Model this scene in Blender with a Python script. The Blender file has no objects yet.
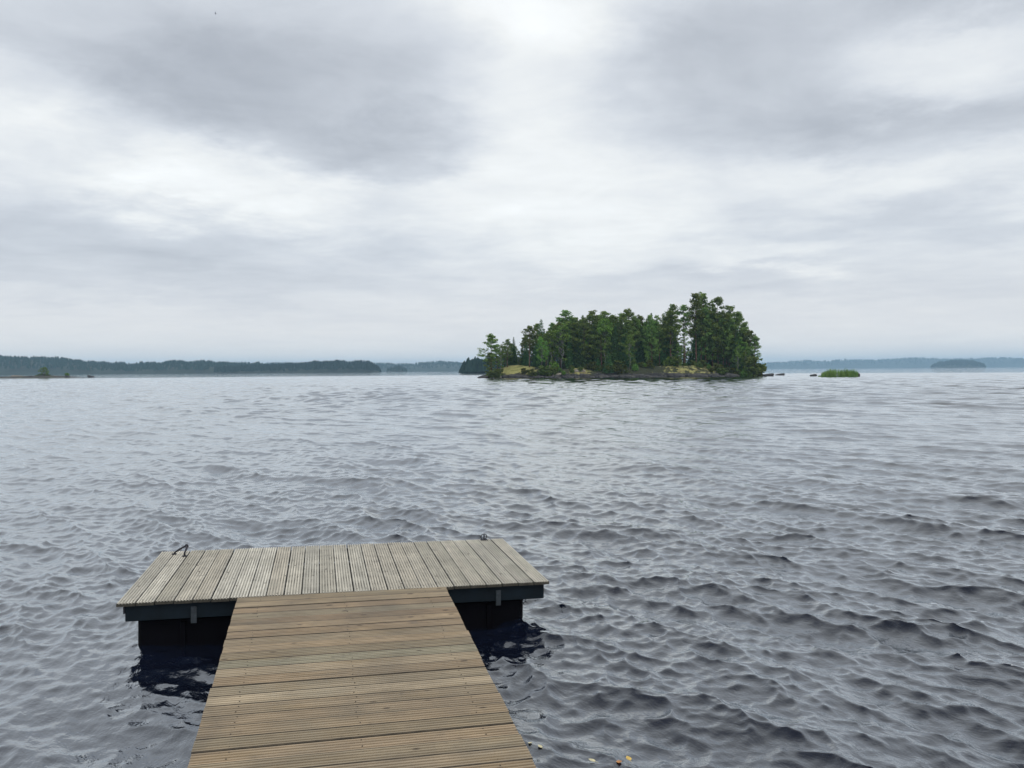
import bpy, math, random
import numpy as np
from mathutils import Matrix, Vector

random.seed(7)
RNG = np.random.default_rng(11)
scene = bpy.context.scene
COL = scene.collection

# ------------------------------------------------------------------ camera
F_PX, W_PX, H_PX = 825.0, 1024, 768
CAM_Z = 1.99
PITCH, ROLL = math.atan(14.2 / F_PX), 0.0066
_c, _s = math.cos(PITCH), math.sin(PITCH)
FW = np.array([0, _c, -_s]); UP0 = np.array([0, _s, _c]); RT0 = np.array([1.0, 0, 0])
RT = RT0 * math.cos(ROLL) - UP0 * math.sin(ROLL)
UP = UP0 * math.cos(ROLL) + RT0 * math.sin(ROLL)
EYE = np.array([0, 0, CAM_Z])


def ray(px, py):
    return FW + RT * ((px - 512) / F_PX) - UP * ((py - 384) / F_PX)


def at_y(px, py, dist):
    """point seen at a pixel, at a forward distance in metres"""
    r = ray(px, py)
    return EYE + r * (dist / r[1])


def at_z(px, py, z=0.0):
    r = ray(px, py)
    return EYE + r * ((z - CAM_Z) / r[2])


cam_d = bpy.data.cameras.new('camera')
cam = bpy.data.objects.new('camera', cam_d)
COL.objects.link(cam)
cam_d.sensor_width = 36.0
cam_d.lens = F_PX / W_PX * 36.0
cam_d.clip_start = 0.05
cam_d.clip_end = 40000
m = Matrix.Identity(4)
for i in range(3):
    m[i][0], m[i][1], m[i][2], m[i][3] = RT[i], UP[i], -FW[i], EYE[i]
cam.matrix_world = m
scene.camera = cam


# ------------------------------------------------------------------ helpers
def tag(o, label=None, cat=None, group=None, kind=None):
    if label: o['label'] = label
    if cat: o['category'] = cat
    if group: o['group'] = group
    if kind: o['kind'] = kind
    return o


def empty(name, loc=(0, 0, 0), rz=0.0, mat=None):
    o = bpy.data.objects.new(name, None)
    COL.objects.link(o)
    o.empty_display_size = 0.2
    if mat is not None:
        o.matrix_world = mat
    else:
        o.location = loc
        o.rotation_euler = (0, 0, rz)
    return o


class MB:
    """collects numpy verts / faces into one mesh"""
    def __init__(self):
        self.v, self.f, self.mi, self.n = [], [], [], 0

    def add(self, verts, faces, mat=0):
        verts = np.asarray(verts, float).reshape(-1, 3)
        self.v.append(verts)
        for f in faces:
            self.f.append([i + self.n for i in f]); self.mi.append(mat)
        self.n += len(verts)

    def box(self, x0, x1, y0, y1, z0, z1, mat=0, bev=0.0):
        if bev <= 0:
            v = [(x, y, z) for z in (z0, z1) for x, y in ((x0, y0), (x1, y0), (x1, y1), (x0, y1))]
            self.add(v, [(3, 2, 1, 0), (4, 5, 6, 7), (0, 1, 5, 4), (1, 2, 6, 5), (2, 3, 7, 6), (3, 0, 4, 7)], mat)
        else:
            b = bev
            v = []
            for z, i in ((z0, b), (z0 + b, 0), (z1 - b, 0), (z1, b)):
                X0, X1, Y0, Y1 = x0 + i, x1 - i, y0 + i, y1 - i
                c = b if i == 0 else b * 0.6
                v += [(X0 + c, Y0, z), (X1 - c, Y0, z), (X1, Y0 + c, z), (X1, Y1 - c, z),
                      (X1 - c, Y1, z), (X0 + c, Y1, z), (X0, Y1 - c, z), (X0, Y0 + c, z)]
            fs = [tuple(range(7, -1, -1)), tuple(range(24, 32))]
            for k in range(3):
                for j in range(8):
                    fs.append((k * 8 + j, k * 8 + (j + 1) % 8, k * 8 + 8 + (j + 1) % 8, k * 8 + 8 + j))
            self.add(v, fs, mat)

    def tube(self, pts, radii, n=8, mat=0, cap=True):
        pts = [np.asarray(p, float) for p in pts]
        if not hasattr(radii, '__len__'): radii = [radii] * len(pts)
        V = []
        ref = np.array([0.31, 0.77, 0.55])
        for i, p in enumerate(pts):
            t = pts[min(i + 1, len(pts) - 1)] - pts[max(i - 1, 0)]
            t = t / (np.linalg.norm(t) + 1e-9)
            a = np.cross(t, ref); a /= np.linalg.norm(a) + 1e-9
            b = np.cross(t, a)
            for j in range(n):
                w = 2 * math.pi * j / n
                V.append(p + radii[i] * (a * math.cos(w) + b * math.sin(w)))
        fs = []
        for i in range(len(pts) - 1):
            for j in range(n):
                fs.append((i * n + j, i * n + (j + 1) % n, (i + 1) * n + (j + 1) % n, (i + 1) * n + j))
        if cap:
            fs.append(tuple(range(n - 1, -1, -1)))
            k = (len(pts) - 1) * n
            fs.append(tuple(range(k, k + n)))
        self.add(V, fs, mat)

    def ring(self, c, R, r, ax=(0, 0, 1), n=24, k=8, mat=0):
        ax = np.array(ax, float); ax /= np.linalg.norm(ax)
        a = np.cross(ax, [0.3, 0.5, 0.81]); a /= np.linalg.norm(a); b = np.cross(ax, a)
        V, fs = [], []
        for i in range(n):
            w = 2 * math.pi * i / n
            d = a * math.cos(w) + b * math.sin(w)
            for j in range(k):
                q = 2 * math.pi * j / k
                V.append(np.asarray(c) + d * (R + r * math.cos(q)) + ax * r * math.sin(q))
        for i in range(n):
            for j in range(k):
                i2, j2 = (i + 1) % n, (j + 1) % k
                fs.append((i * k + j, i2 * k + j, i2 * k + j2, i * k + j2))
        self.add(V, fs, mat)

    def mesh(self, name, mats, smooth=False):
        me = bpy.data.meshes.new(name)
        me.from_pydata(np.concatenate(self.v).tolist(), [], self.f)
        for mt in (mats if isinstance(mats, (list, tuple)) else [mats]):
            me.materials.append(mt)
        me.polygons.foreach_set('material_index', self.mi)
        if smooth: me.polygons.foreach_set('use_smooth', [True] * len(self.f))
        me.update()
        return me

    def build(self, name, mats, parent=None, smooth=False):
        o = bpy.data.objects.new(name, self.mesh(name, mats, smooth))
        COL.objects.link(o)
        if parent is not None: o.parent = parent
        return o


def quad_mesh(name, V, mat, smooth=False):
    """V: (n,4,3) array of loose quads"""
    n = len(V)
    me = bpy.data.meshes.new(name)
    me.vertices.add(n * 4); me.vertices.foreach_set('co', V.reshape(-1).astype(np.float32))
    me.loops.add(n * 4); me.loops.foreach_set('vertex_index', np.arange(n * 4, dtype=np.int32))
    me.polygons.add(n)
    me.polygons.foreach_set('loop_start', np.arange(0, n * 4, 4, dtype=np.int32))
    me.materials.append(mat)
    me.update(calc_edges=True)
    return me


def grid_mesh(name, P, mat, wrap=False, smooth=True):
    """P: (rows, cols, 3)"""
    R, C = P.shape[:2]
    me = bpy.data.meshes.new(name)
    me.vertices.add(R * C); me.vertices.foreach_set('co', P.reshape(-1).astype(np.float32))
    i = np.arange(R - 1)[:, None]; j = np.arange(C if wrap else C - 1)[None, :]
    j2 = (j + 1) % C
    q = np.stack([i * C + j, i * C + j2, (i + 1) * C + j2, (i + 1) * C + j], -1).reshape(-1)
    n = len(q) // 4
    me.loops.add(n * 4); me.loops.foreach_set('vertex_index', q.astype(np.int32))
    me.polygons.add(n)
    me.polygons.foreach_set('loop_start', np.arange(0, n * 4, 4, dtype=np.int32))
    me.polygons.foreach_set('use_smooth', np.full(n, smooth))
    me.materials.append(mat)
    me.update(calc_edges=True)
    return me


def link(name, me, parent=None):
    o = bpy.data.objects.new(name, me)
    COL.objects.link(o)
    if parent is not None: o.parent = parent
    return o


def vnoise(x, y, seed=0):
    """cheap smooth value noise"""
    xi, yi = np.floor(x).astype(int), np.floor(y).astype(int)
    fx, fy = x - xi, y - yi
    fx, fy = fx * fx * (3 - 2 * fx), fy * fy * (3 - 2 * fy)
    def h(a, b):
        n = np.sin(a * 127.1 + b * 311.7 + seed * 74.7) * 43758.5453
        return n - np.floor(n)
    return (h(xi, yi) * (1 - fx) + h(xi + 1, yi) * fx) * (1 - fy) + (h(xi, yi + 1) * (1 - fx) + h(xi + 1, yi + 1) * fx) * fy


def fbm(x, y, seed=0, o=4):
    s, a = 0, 0.5
    for k in range(o):
        s = s + a * vnoise(x * 2 ** k, y * 2 ** k, seed + k); a *= 0.5
    return s


# ------------------------------------------------------------------ node helpers
class NT:
    def __init__(self, tree):
        self.t = tree; tree.nodes.clear()

    def n(self, typ, **kw):
        nd = self.t.nodes.new(typ)
        for k, v in kw.items():
            if k.startswith('i_'):
                continue
            setattr(nd, k, v)
        return nd

    def l(self, a, b): self.t.links.new(a, b)

    def put(self, sock, v):
        if hasattr(v, 'is_output') or isinstance(v, bpy.types.NodeSocket): self.l(v, sock)
        else:
            sock.default_value = v

    def math(self, op, a, b=None, c=None, clamp=False):
        nd = self.n('ShaderNodeMath', operation=op, use_clamp=clamp)
        self.put(nd.inputs[0], a)
        if b is not None: self.put(nd.inputs[1], b)
        if c is not None: self.put(nd.inputs[2], c)
        return nd.outputs[0]

    def vec(self, op, a, b=None):
        nd = self.n('ShaderNodeVectorMath', operation=op)
        self.put(nd.inputs[0], a)
        if b is not None: self.put(nd.inputs[1], b)
        return nd.outputs['Value'] if op in ('DOT_PRODUCT', 'LENGTH') else nd.outputs[0]

    def noise(self, v, scale=1.0, detail=2.0, rough=0.5, dist=0.0):
        nd = self.n('ShaderNodeTexNoise')
        self.put(nd.inputs['Vector'], v)
        nd.inputs['Scale'].default_value = scale; nd.inputs['Detail'].default_value = detail
        nd.inputs['Roughness'].default_value = rough; nd.inputs['Distortion'].default_value = dist
        return nd.outputs['Fac'] if 'Fac' in nd.outputs else nd.outputs[0]

    def ramp(self, fac, stops, interp='LINEAR'):
        nd = self.n('ShaderNodeValToRGB')
        cr = nd.color_ramp; cr.interpolation = interp
        while len(cr.elements) < len(stops): cr.elements.new(0.5)
        for e, (p, c) in zip(cr.elements, stops):
            e.position = p; e.color = (*c, 1) if len(c) == 3 else c
        self.put(nd.inputs[0], fac)
        return nd.outputs[0]

    def mix(self, fac, a, b, blend='MIX'):
        nd = self.n('ShaderNodeMix', data_type='RGBA', blend_type=blend)
        self.put(nd.inputs[0], fac)
        self.put(nd.inputs[6], a if not isinstance(a, tuple) else (*a[:3], 1))
        self.put(nd.inputs[7], b if not isinstance(b, tuple) else (*b[:3], 1))
        return nd.outputs[2]

    def maprange(self, v, a, b, c=0.0, d=1.0, smooth=True):
        nd = self.n('ShaderNodeMapRange', interpolation_type='SMOOTHSTEP' if smooth else 'LINEAR')
        self.put(nd.inputs[0], v)
        for i, q in zip((1, 2, 3, 4), (a, b, c, d)): nd.inputs[i].default_value = q
        return nd.outputs[0]

    def mapping(self, v, loc=(0, 0, 0), rot=(0, 0, 0), sc=(1, 1, 1)):
        nd = self.n('ShaderNodeMapping')
        self.put(nd.inputs[0], v)
        nd.inputs[1].default_value = loc; nd.inputs[2].default_value = rot; nd.inputs[3].default_value = sc
        return nd.outputs[0]


def material(name):
    mt = bpy.data.materials.new(name); mt.use_nodes = True
    nt = NT(mt.node_tree)
    out = nt.n('ShaderNodeOutputMaterial')
    return mt, nt, out


def principled(nt, out, color, rough=0.6, **kw):
    b = nt.n('ShaderNodeBsdfPrincipled')
    nt.put(b.inputs['Base Color'], color if not isinstance(color, tuple) else (*color, 1))
    nt.put(b.inputs['Roughness'], rough)
    for k, v in kw.items():
        nt.put(b.inputs[k.replace('_', ' ')], v)
    nt.l(b.outputs[0], out.inputs[0])
    return b


# ------------------------------------------------------------------ sky
def build_world():
    w = bpy.data.worlds.new('World'); scene.world = w; w.use_nodes = True
    nt = NT(w.node_tree)
    out = nt.n('ShaderNodeOutputWorld')
    bg = nt.n('ShaderNodeBackground'); bg.inputs[1].default_value = 0.1
    nt.l(bg.outputs[0], out.inputs[0])
    sky = nt.n('ShaderNodeTexSky', sky_type='NISHITA')
    sky.sun_disc = False
    sky.sun_elevation = SUN_EL; sky.sun_rotation = SUN_AZ
    sky.air_density = 1.0; sky.dust_density = 2.0
    tc = nt.n('ShaderNodeTexCoord')
    d = nt.vec('NORMALIZE', tc.outputs['Generated'])
    sep = nt.n('ShaderNodeSeparateXYZ'); nt.l(d, sep.inputs[0])
    x, y, z = sep.outputs
    # cloud deck: where the view direction meets a flat layer (real perspective of the cloud base)
    zc = nt.math('ADD', nt.math('MAXIMUM', z, 0.0), 0.10)
    cmb = nt.n('ShaderNodeCombineXYZ')
    nt.l(nt.math('DIVIDE', x, zc), cmb.inputs[0]); nt.l(nt.math('DIVIDE', y, zc), cmb.inputs[1])
    P = cmb.outputs[0]
    # bearing (deg, 0 = out over the lake) and elevation (deg) of the big cloud masses
    az = nt.math('MULTIPLY', nt.math('ARCTAN2', x, y), 180 / math.pi)
    el = nt.math('MULTIPLY', nt.math('ARCSINE', z), 180 / math.pi)
    cb = nt.n('ShaderNodeCombineXYZ'); nt.l(az, cb.inputs[0]); nt.l(el, cb.inputs[1])
    warp = nt.n('ShaderNodeTexNoise'); nt.l(P, warp.inputs['Vector'])
    warp.inputs['Scale'].default_value = 1.1; warp.inputs['Detail'].default_value = 8; warp.inputs['Roughness'].default_value = 0.62
    wv = nt.vec('MULTIPLY', nt.vec('SUBTRACT', warp.outputs['Color'], (0.5, 0.5, 0.5)), (17.0, 10.0, 0))
    A = nt.vec('ADD', cb.outputs[0], wv)
    total = None
    for (cx, cy, sx, sy, amp) in CLOUDS:
        a_ = math.degrees(math.atan((cx - 512) / F_PX)); e_ = math.degrees(math.atan((370 - cy) / F_PX))
        sx_, sy_ = math.degrees(sx / F_PX), math.degrees(sy / F_PX)
        q = nt.vec('MULTIPLY', nt.vec('SUBTRACT', A, (a_, e_, 0)), (1 / sx_, 1 / sy_, 0))
        g = nt.math('EXPONENT', nt.math('MULTIPLY', nt.vec('DOT_PRODUCT', q, q), -0.5))
        if abs(amp) >= 0.09: g = nt.maprange(g, 0.08, 0.85)
        g = nt.math('MULTIPLY', g, amp * (1.25 if amp < 0 else 1.0))
        total = g if total is None else nt.math('ADD', total, g)
    n1 = nt.math('MULTIPLY', nt.math('SUBTRACT', nt.noise(P, 0.75, 8, 0.6, 0.6), 0.5), 0.42)
    n2 = nt.math('MULTIPLY', nt.math('SUBTRACT', nt.noise(nt.mapping(P, loc=(3, 7, 1)), 2.6, 8, 0.6, 0.5), 0.5), 0.24)
    fade = nt.maprange(el, 1.0, 9.0, 0.25, 1.0)
    nz = nt.math('MULTIPLY', nt.math('ADD', n1, n2), fade)
    zen = nt.math('ADD', nt.maprange(el, 22.0, 70.0, 0.0, 0.20), nt.maprange(el, 0.0, 7.0, 0.16, 0.0))
    v = nt.math('ADD', nt.math('ADD', nt.math('ADD', total, nz), zen), SKY_BASE)
    v = nt.math('MINIMUM', nt.math('MAXIMUM', v, 0.3), 1.35)
    # thin cloud is white, thick cloud is blue grey
    tint = nt.ramp(nt.maprange(v, 0.48, 0.95, 0, 1, False), [(0.0, (0.91, 0.98, 1.095)), (0.55, (0.94, 0.995, 1.07)), (1.0, (0.98, 1.008, 1.015))])
    cl = nt.vec('SCALE', tint); cl.node.inputs['Scale'].default_value = 1
    warmlow = nt.mix(nt.maprange(el, 0.0, 9.0, 1.0, 0.0), (1.0, 1.0, 1.0), (1.09, 1.025, 0.985))
    tint2 = nt.vec('MULTIPLY', tint, warmlow); nt.l(tint2, cl.node.inputs[0])
    nt.l(nt.math('MULTIPLY', v, 10.0), cl.node.inputs['Scale'])
    cover = nt.math('SUBTRACT', 0.97, nt.math('MULTIPLY', nt.noise(P, 1.7, 3), 0.04))
    nt.l(nt.mix(cover, sky.outputs[0], cl), bg.inputs[0])


SUN_EL, SUN_AZ = math.radians(52), math.radians(150)
SKY_BASE = 0.79
CLOUDS = [  # bearing / height given on the photograph's scale, then widths, then thickness
    (230, 120, 170, 45, -0.15), (390, 150, 60, 22, -0.10), (300, 55, 150, 40, -0.06), (60, 60, 110, 40, -0.05),
    (450, 60, 45, 45, -0.08), (540, 0, 95, 38, 0.16), (505, 30, 60, 40, 0.085), (560, 170, 120, 70, 0.17), (480, 110, 60, 60, 0.05),
    (30, 120, 75, 32, 0.22), (240, 182, 90, 28, 0.22), (110, 165, 100, 30, 0.12),
    (110, 270, 190, 30, -0.09), (110, 225, 90, 22, -0.05), (360, 235, 110, 30, 0.02),
    (730, 90, 120, 55, -0.135), (655, 20, 50, 30, -0.06), (980, 10, 70, 32, -0.15), (930, 90, 70, 22, 0.12),
    (940, 148, 90, 20, -0.10), (890, 185, 110, 24, 0.12), (930, 236, 120, 14, -0.05), (770, 255, 60, 14, 0.09),
    (740, 283, 120, 12, -0.07), (600, 330, 400, 18, -0.03), (640, 240, 100, 40, 0.04),
]
build_world()
sun_d = bpy.data.lights.new('sun', 'SUN')
sun = bpy.data.objects.new('sun', sun_d); COL.objects.link(sun)
sun_d.energy = 0.8; sun_d.angle = math.radians(35); sun_d.color = (1.0, 0.96, 0.9)
sd = Vector((math.sin(SUN_AZ) * math.cos(SUN_EL), math.cos(SUN_AZ) * math.cos(SUN_EL), math.sin(SUN_EL)))
sun.rotation_euler = sd.to_track_quat('Z', 'Y').to_euler()
sun.location = (0, 0, 30)

# ------------------------------------------------------------------ dock frame (measured from the photo's perspective)
YAW = 0.2289
FL = np.array([-2.7645, 5.7253, CAM_Z - 1.6111])
TB = math.tan(-0.0149)
EX = np.array([math.cos(YAW), math.sin(YAW), TB]); EX /= np.linalg.norm(EX)
EY = np.array([-math.sin(YAW), math.cos(YAW), 0.0])
EY -= EX * (EY @ EX); EY /= np.linalg.norm(EY)
EZ = np.cross(EX, EY)
DW, DD = 3.125, 1.70


# ------------------------------------------------------------------ water
def make_waves():
    rg = np.random.default_rng(5)
    N = 170
    lam = np.exp(np.linspace(math.log(0.07), math.log(6.0), N)) * rg.uniform(0.95, 1.05, N)
    main = math.atan2(-0.65, -0.75)
    spread = np.interp(np.log(lam), [math.log(0.1), math.log(1.0), math.log(6)], [0.85, 0.36, 0.26])
    th = main + rg.normal(0, 1, N) * spread
    k = 2 * np.pi / lam
    w = np.interp(np.log(lam), np.log([0.07, 0.13, 0.3, 0.6, 1.6, 3.0, 6.0]), [1.2, 1.7, 1.5, 1.05, 0.60, 0.34, 0.11])
    ak = WAVE_SLOPE * math.sqrt(2.0 / N) * w
    return lam, k, np.cos(th), np.sin(th), ak / k, rg.uniform(0, 2 * np.pi, N)


WAVE_SLOPE = 0.29
WAVES = make_waves()


def shelter(x, y):
    """lee of the dock: the water left of the walkway is calmer"""
    u = (x - FL[0]) * EX[0] + (y - FL[1]) * EX[1]
    v = (x - FL[0]) * EY[0] + (y - FL[1]) * EY[1]
    sm = lambda t: np.clip(t, 0, 1) ** 2 * (3 - 2 * np.clip(t, 0, 1))
    lee = sm((1.75 - u) / 0.5) * sm((0.9 - v) / 0.9) * sm((u + 3.0) / 3.0)
    leftside = sm((0.8 - u) / 6.0) * sm((22 - y) / 20)
    # gusts: patches of rougher and smoother water further out
    gust = 0.64 + 0.74 * fbm(x / 14.0 + 40, y / 34.0 + 40, 3, 3)
    near = 1.12 - 0.50 * sm((y - 5) / 22)
    return near * gust * (1 - 0.55 * lee) * (1 - 0.28 * leftside)


def wave_offsets(x, y, step):
    lam, k, cx, cy, a, ph = WAVES
    sh = shelter(x, y)
    far = np.clip((y - 8) / 50.0, 0, 1)
    dx = np.zeros_like(x); dy = np.zeros_like(x); dz = np.zeros_like(x)
    for i in range(len(lam)):
        wgt = np.clip((lam[i] / step - 1.8) / 1.6, 0, 1)
        sel = wgt > 0
        if not sel.any(): continue
        xs, ys = x[sel], y[sel]
        p = k[i] * (cx[i] * xs + cy[i] * ys) + ph[i]
        A = a[i] * wgt[sel] * sh[sel]
        L = float(np.clip((lam[i] - 0.5) / 0.9, 0, 1))
        A = A * (1 + far[sel] * (2.1 * L - 0.20 * (1 - L)))
        if lam[i] < 0.5: A = A * (0.22 + 1.75 * vnoise(xs / 1.3 + i * 7.3, ys / 1.3 + i * 3.1, i) ** 1.4)
        s_, c_ = np.sin(p), np.cos(p)
        dz[sel] += A * c_
        dx[sel] -= 1.3 * A * s_ * cx[i]; dy[sel] -= 1.3 * A * s_ * cy[i]
    return dx, dy, dz


def build_water():
    rs = [0.6]
    while rs[-1] < 320: rs.append(rs[-1] + max(0.013, 0.0038 * rs[-1]))
    while rs[-1] < 9000: rs.append(rs[-1] * 1.03)
    r = np.array(rs)
    half = math.radians(47)
    ang = np.concatenate([np.linspace(-half, half, 1150), np.linspace(half, 2 * math.pi - half, 60)[1:-1]])
    R, T = np.meshgrid(r, ang, indexing='ij')
    X, Y = R * np.sin(T), R * np.cos(T)
    dr = np.gradient(r)
    coarse = np.where(np.abs(ang) <= half + 1e-6, 2 * half / 1150, (2 * math.pi - 2 * half) / 60)
    step = np.maximum(dr[:, None], R * coarse[None, :])
    dx, dy, dz = wave_offsets(X.ravel(), Y.ravel(), step.ravel())
    P = np.stack([X.ravel() + dx, Y.ravel() + dy, dz], -1).reshape(*R.shape, 3)
    me = grid_mesh('lake_water', P[:, ::-1], M_WATER, wrap=True)
    # close the small hole round the camera's own footing
    o = link('lake_water', me)
    tag(o, 'dark choppy lake water under an overcast sky', 'water', kind='structure')


def water_material():
    mt, nt, out = material('lake_water')
    tc = nt.n('ShaderNodeTexCoord')
    co = tc.outputs['Object']
    rot = math.atan2(-0.65, -0.75)
    a = nt.mapping(nt.mapping(co, rot=(0, 0, -rot)), sc=(1.0, 0.45, 1.0))
    b = nt.mapping(nt.mapping(co, rot=(0, 0, -rot + 0.6)), sc=(1.0, 0.55, 1.0))
    n0 = nt.noise(nt.mapping(b, loc=(3, 1, 0)), 1.7, 3, 0.55, 0.5)
    n1 = nt.noise(a, 7.0, 5, 0.62, 0.5)
    n2 = nt.noise(b, 24.0, 3, 0.55, 0.3)
    h = nt.math('ADD', nt.math('ADD', nt.math('MULTIPLY', n1, 0.014), nt.math('MULTIPLY', n2, 0.0045)), nt.math('MULTIPLY', n0, 0.018))
    bp = nt.n('ShaderNodeBump'); bp.inputs['Strength'].default_value = 0.8; bp.inputs['Distance'].default_value = 1.0
    nt.l(h, bp.inputs['Height'])
    # dark peaty body under a mirror surface that strengthens towards grazing view
    lw = nt.n('ShaderNodeLayerWeight'); lw.inputs['Blend'].default_value = 0.5
    nt.l(bp.outputs[0], lw.inputs['Normal'])
    fac = nt.math('ADD', nt.math('MULTIPLY', nt.math('POWER', lw.outputs['Facing'], 2.4), 0.97), 0.018)
    df = nt.n('ShaderNodeBsdfDiffuse'); df.inputs[0].default_value = (0.005, 0.008, 0.020, 1)
    gl = nt.n('ShaderNodeBsdfGlossy'); gl.inputs['Color'].default_value = (0.955, 0.983, 1.0, 1); gl.inputs['Roughness'].default_value = 0.015
    nt.l(bp.outputs[0], gl.inputs['Normal'])
    mx = nt.n('ShaderNodeMixShader'); nt.l(fac, mx.inputs[0]); nt.l(df.outputs[0], mx.inputs[1]); nt.l(gl.outputs[0], mx.inputs[2])
    nt.l(mx.outputs[0], out.inputs[0])
    return mt


M_WATER = water_material()
build_water()


# ------------------------------------------------------------------ wood and metal
def wood_material(name, along, stops, rough=0.62, mottle=0.25, grain=1.0):
    mt, nt, out = material(name)
    tc = nt.n('ShaderNodeTexCoord'); geo = nt.n('ShaderNodeNewGeometry')
    rnd = geo.outputs['Random Per Island']
    off = nt.n('ShaderNodeCombineXYZ')
    for i, q in enumerate((37.0, 53.0, 11.0)): nt.l(nt.math('MULTIPLY', rnd, q), off.inputs[i])
    co = nt.vec('ADD', tc.outputs['Object'], off.outputs[0])
    sc = (1.6, 55, 55) if along == 'x' else (55, 1.6, 55)
    sc2 = (3.0, 14, 14) if along == 'x' else (14, 3.0, 14)
    g1 = nt.noise(nt.mapping(co, sc=sc), 1.0, 5, 0.6, 0.25)
    g2 = nt.noise(nt.mapping(co, sc=sc2), 1.0, 4, 0.6, 0.6)
    blot = nt.noise(co, 2.1, 4, 0.6)
    base = nt.ramp(rnd, stops)
    v = nt.math('ADD', nt.math('MULTIPLY', nt.math('SUBTRACT', g1, 0.5), 1.15 * grain), nt.math('MULTIPLY', nt.math('SUBTRACT', g2, 0.5), 1.0))
    mul = nt.math('ADD', v, 1.0)
    cs = nt.vec('SCALE', base); nt.l(mul, cs.node.inputs['Scale'])
    # weathering: grey-green film in patches, a few dark damp stains, knots
    film = nt.maprange(blot, 0.45, 0.7, 0, mottle)
    c2 = nt.mix(film, cs, (0.20, 0.20, 0.16))
    warm = nt.maprange(nt.noise(nt.mapping(co, sc=sc2), 0.7, 2), 0.52, 0.72, 0, 0.4)
    c2 = nt.mix(warm, c2, (0.30, 0.215, 0.115) if mottle > 0.2 else (0.36, 0.33, 0.26))
    stain = nt.maprange(nt.noise(nt.mapping(co, loc=(9, 2, 5)), 5.0, 3, 0.65), 0.63, 0.75, 0, 0.45)
    c2 = nt.mix(stain, c2, (0.085, 0.075, 0.07))
    wide = nt.noise(tc.outputs['Object'], 1.3, 5, 0.65, 0.6)
    c2 = nt.mix(nt.maprange(wide, 0.40, 0.68, 0.0, 0.38 if mottle > 0.2 else 0.2), c2, (0.125, 0.11, 0.09))
    vo = nt.n('ShaderNodeTexVoronoi'); vo.inputs['Scale'].default_value = 1.0
    ks = (4.2, 9, 9) if along == 'x' else (9, 4.2, 9)
    nt.l(nt.mapping(co, sc=ks), vo.inputs['Vector'])
    knot = nt.maprange(vo.outputs['Distance'], 0.05, 0.13, 0.75, 0.0)
    c3 = nt.mix(knot, c2, (0.055, 0.038, 0.028))
    bs = principled(nt, out, c3, rough)
    bp = nt.n('ShaderNodeBump'); bp.inputs['Strength'].default_value = 0.35; bp.inputs['Distance'].default_value = 0.002
    nt.l(g1, bp.inputs['Height']); nt.l(bp.outputs[0], bs.inputs['Normal'])
    return mt


def plain(name, color, rough=0.6, metal=0.0, var=0.3, scale=8.0, bump=0.0, spec=0.5):
    mt, nt, out = material(name)
    tc = nt.n('ShaderNodeTexCoord')
    n = nt.noise(tc.outputs['Object'], scale, 5, 0.6)
    lo = tuple(c * (1 - var) for c in color); hi = tuple(min(1, c * (1 + var)) for c in color)
    bs = principled(nt, out, nt.ramp(n, [(0.3, lo), (0.7, hi)]), rough, Metallic=metal)
    bs.inputs['Specular IOR Level'].default_value = spec
    if bump:
        bp = nt.n('ShaderNodeBump'); bp.inputs['Strength'].default_value = bump; bp.inputs['Distance'].default_value = 0.02
        nt.l(n, bp.inputs['Height']); nt.l(bp.outputs[0], bs.inputs['Normal'])
    return mt


M_WALK = wood_material('brown_decking', 'x', [(0.0, (0.257, 0.186, 0.119)), (0.16, (0.387, 0.288, 0.183)), (0.32, (0.293, 0.249, 0.173)), (0.46, (0.340, 0.249, 0.157)),
                                              (0.6, (0.281, 0.220, 0.141)), (0.74, (0.457, 0.367, 0.249)), (0.88, (0.299, 0.226, 0.146)), (1.0, (0.304, 0.271, 0.189))])
M_DECK = wood_material('silver_decking', 'y', [(0.0, (0.432, 0.395, 0.319)), (0.25, (0.576, 0.537, 0.452)), (0.5, (0.492, 0.437, 0.348)),
                                               (0.75, (0.636, 0.596, 0.510)), (1.0, (0.456, 0.425, 0.360))], 0.6, 0.12, 0.9)
M_END = plain('dark_end_grain_and_sides', (0.05, 0.045, 0.035), 0.85, var=0.4, scale=40)
M_WALKGROOVE = plain('darker_brown_grooves', (0.075, 0.058, 0.040), 0.85, var=0.6, scale=9)  # darker tone than the boards, for groove floors and top chamfers
M_DECKGROOVE = plain('darker_silver_grooves', (0.30, 0.285, 0.245), 0.85, var=0.6, scale=9)
M_SCREW = plain('rusty_screw', (0.035, 0.03, 0.028), 0.5, 0.6)
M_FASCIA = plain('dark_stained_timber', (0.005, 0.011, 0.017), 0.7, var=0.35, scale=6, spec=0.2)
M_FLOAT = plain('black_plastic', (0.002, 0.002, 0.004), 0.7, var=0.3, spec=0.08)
M_BRACKET = plain('galvanised_steel', (0.035, 0.045, 0.055), 0.6, 0.2, var=0.3, scale=30)
M_IRON = plain('dark_iron', (0.05, 0.05, 0.06), 0.45, 0.8, var=0.4, scale=40)
M_BEAM = plain('damp_beam_timber', (0.045, 0.038, 0.032), 0.7, var=0.4)


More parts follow.
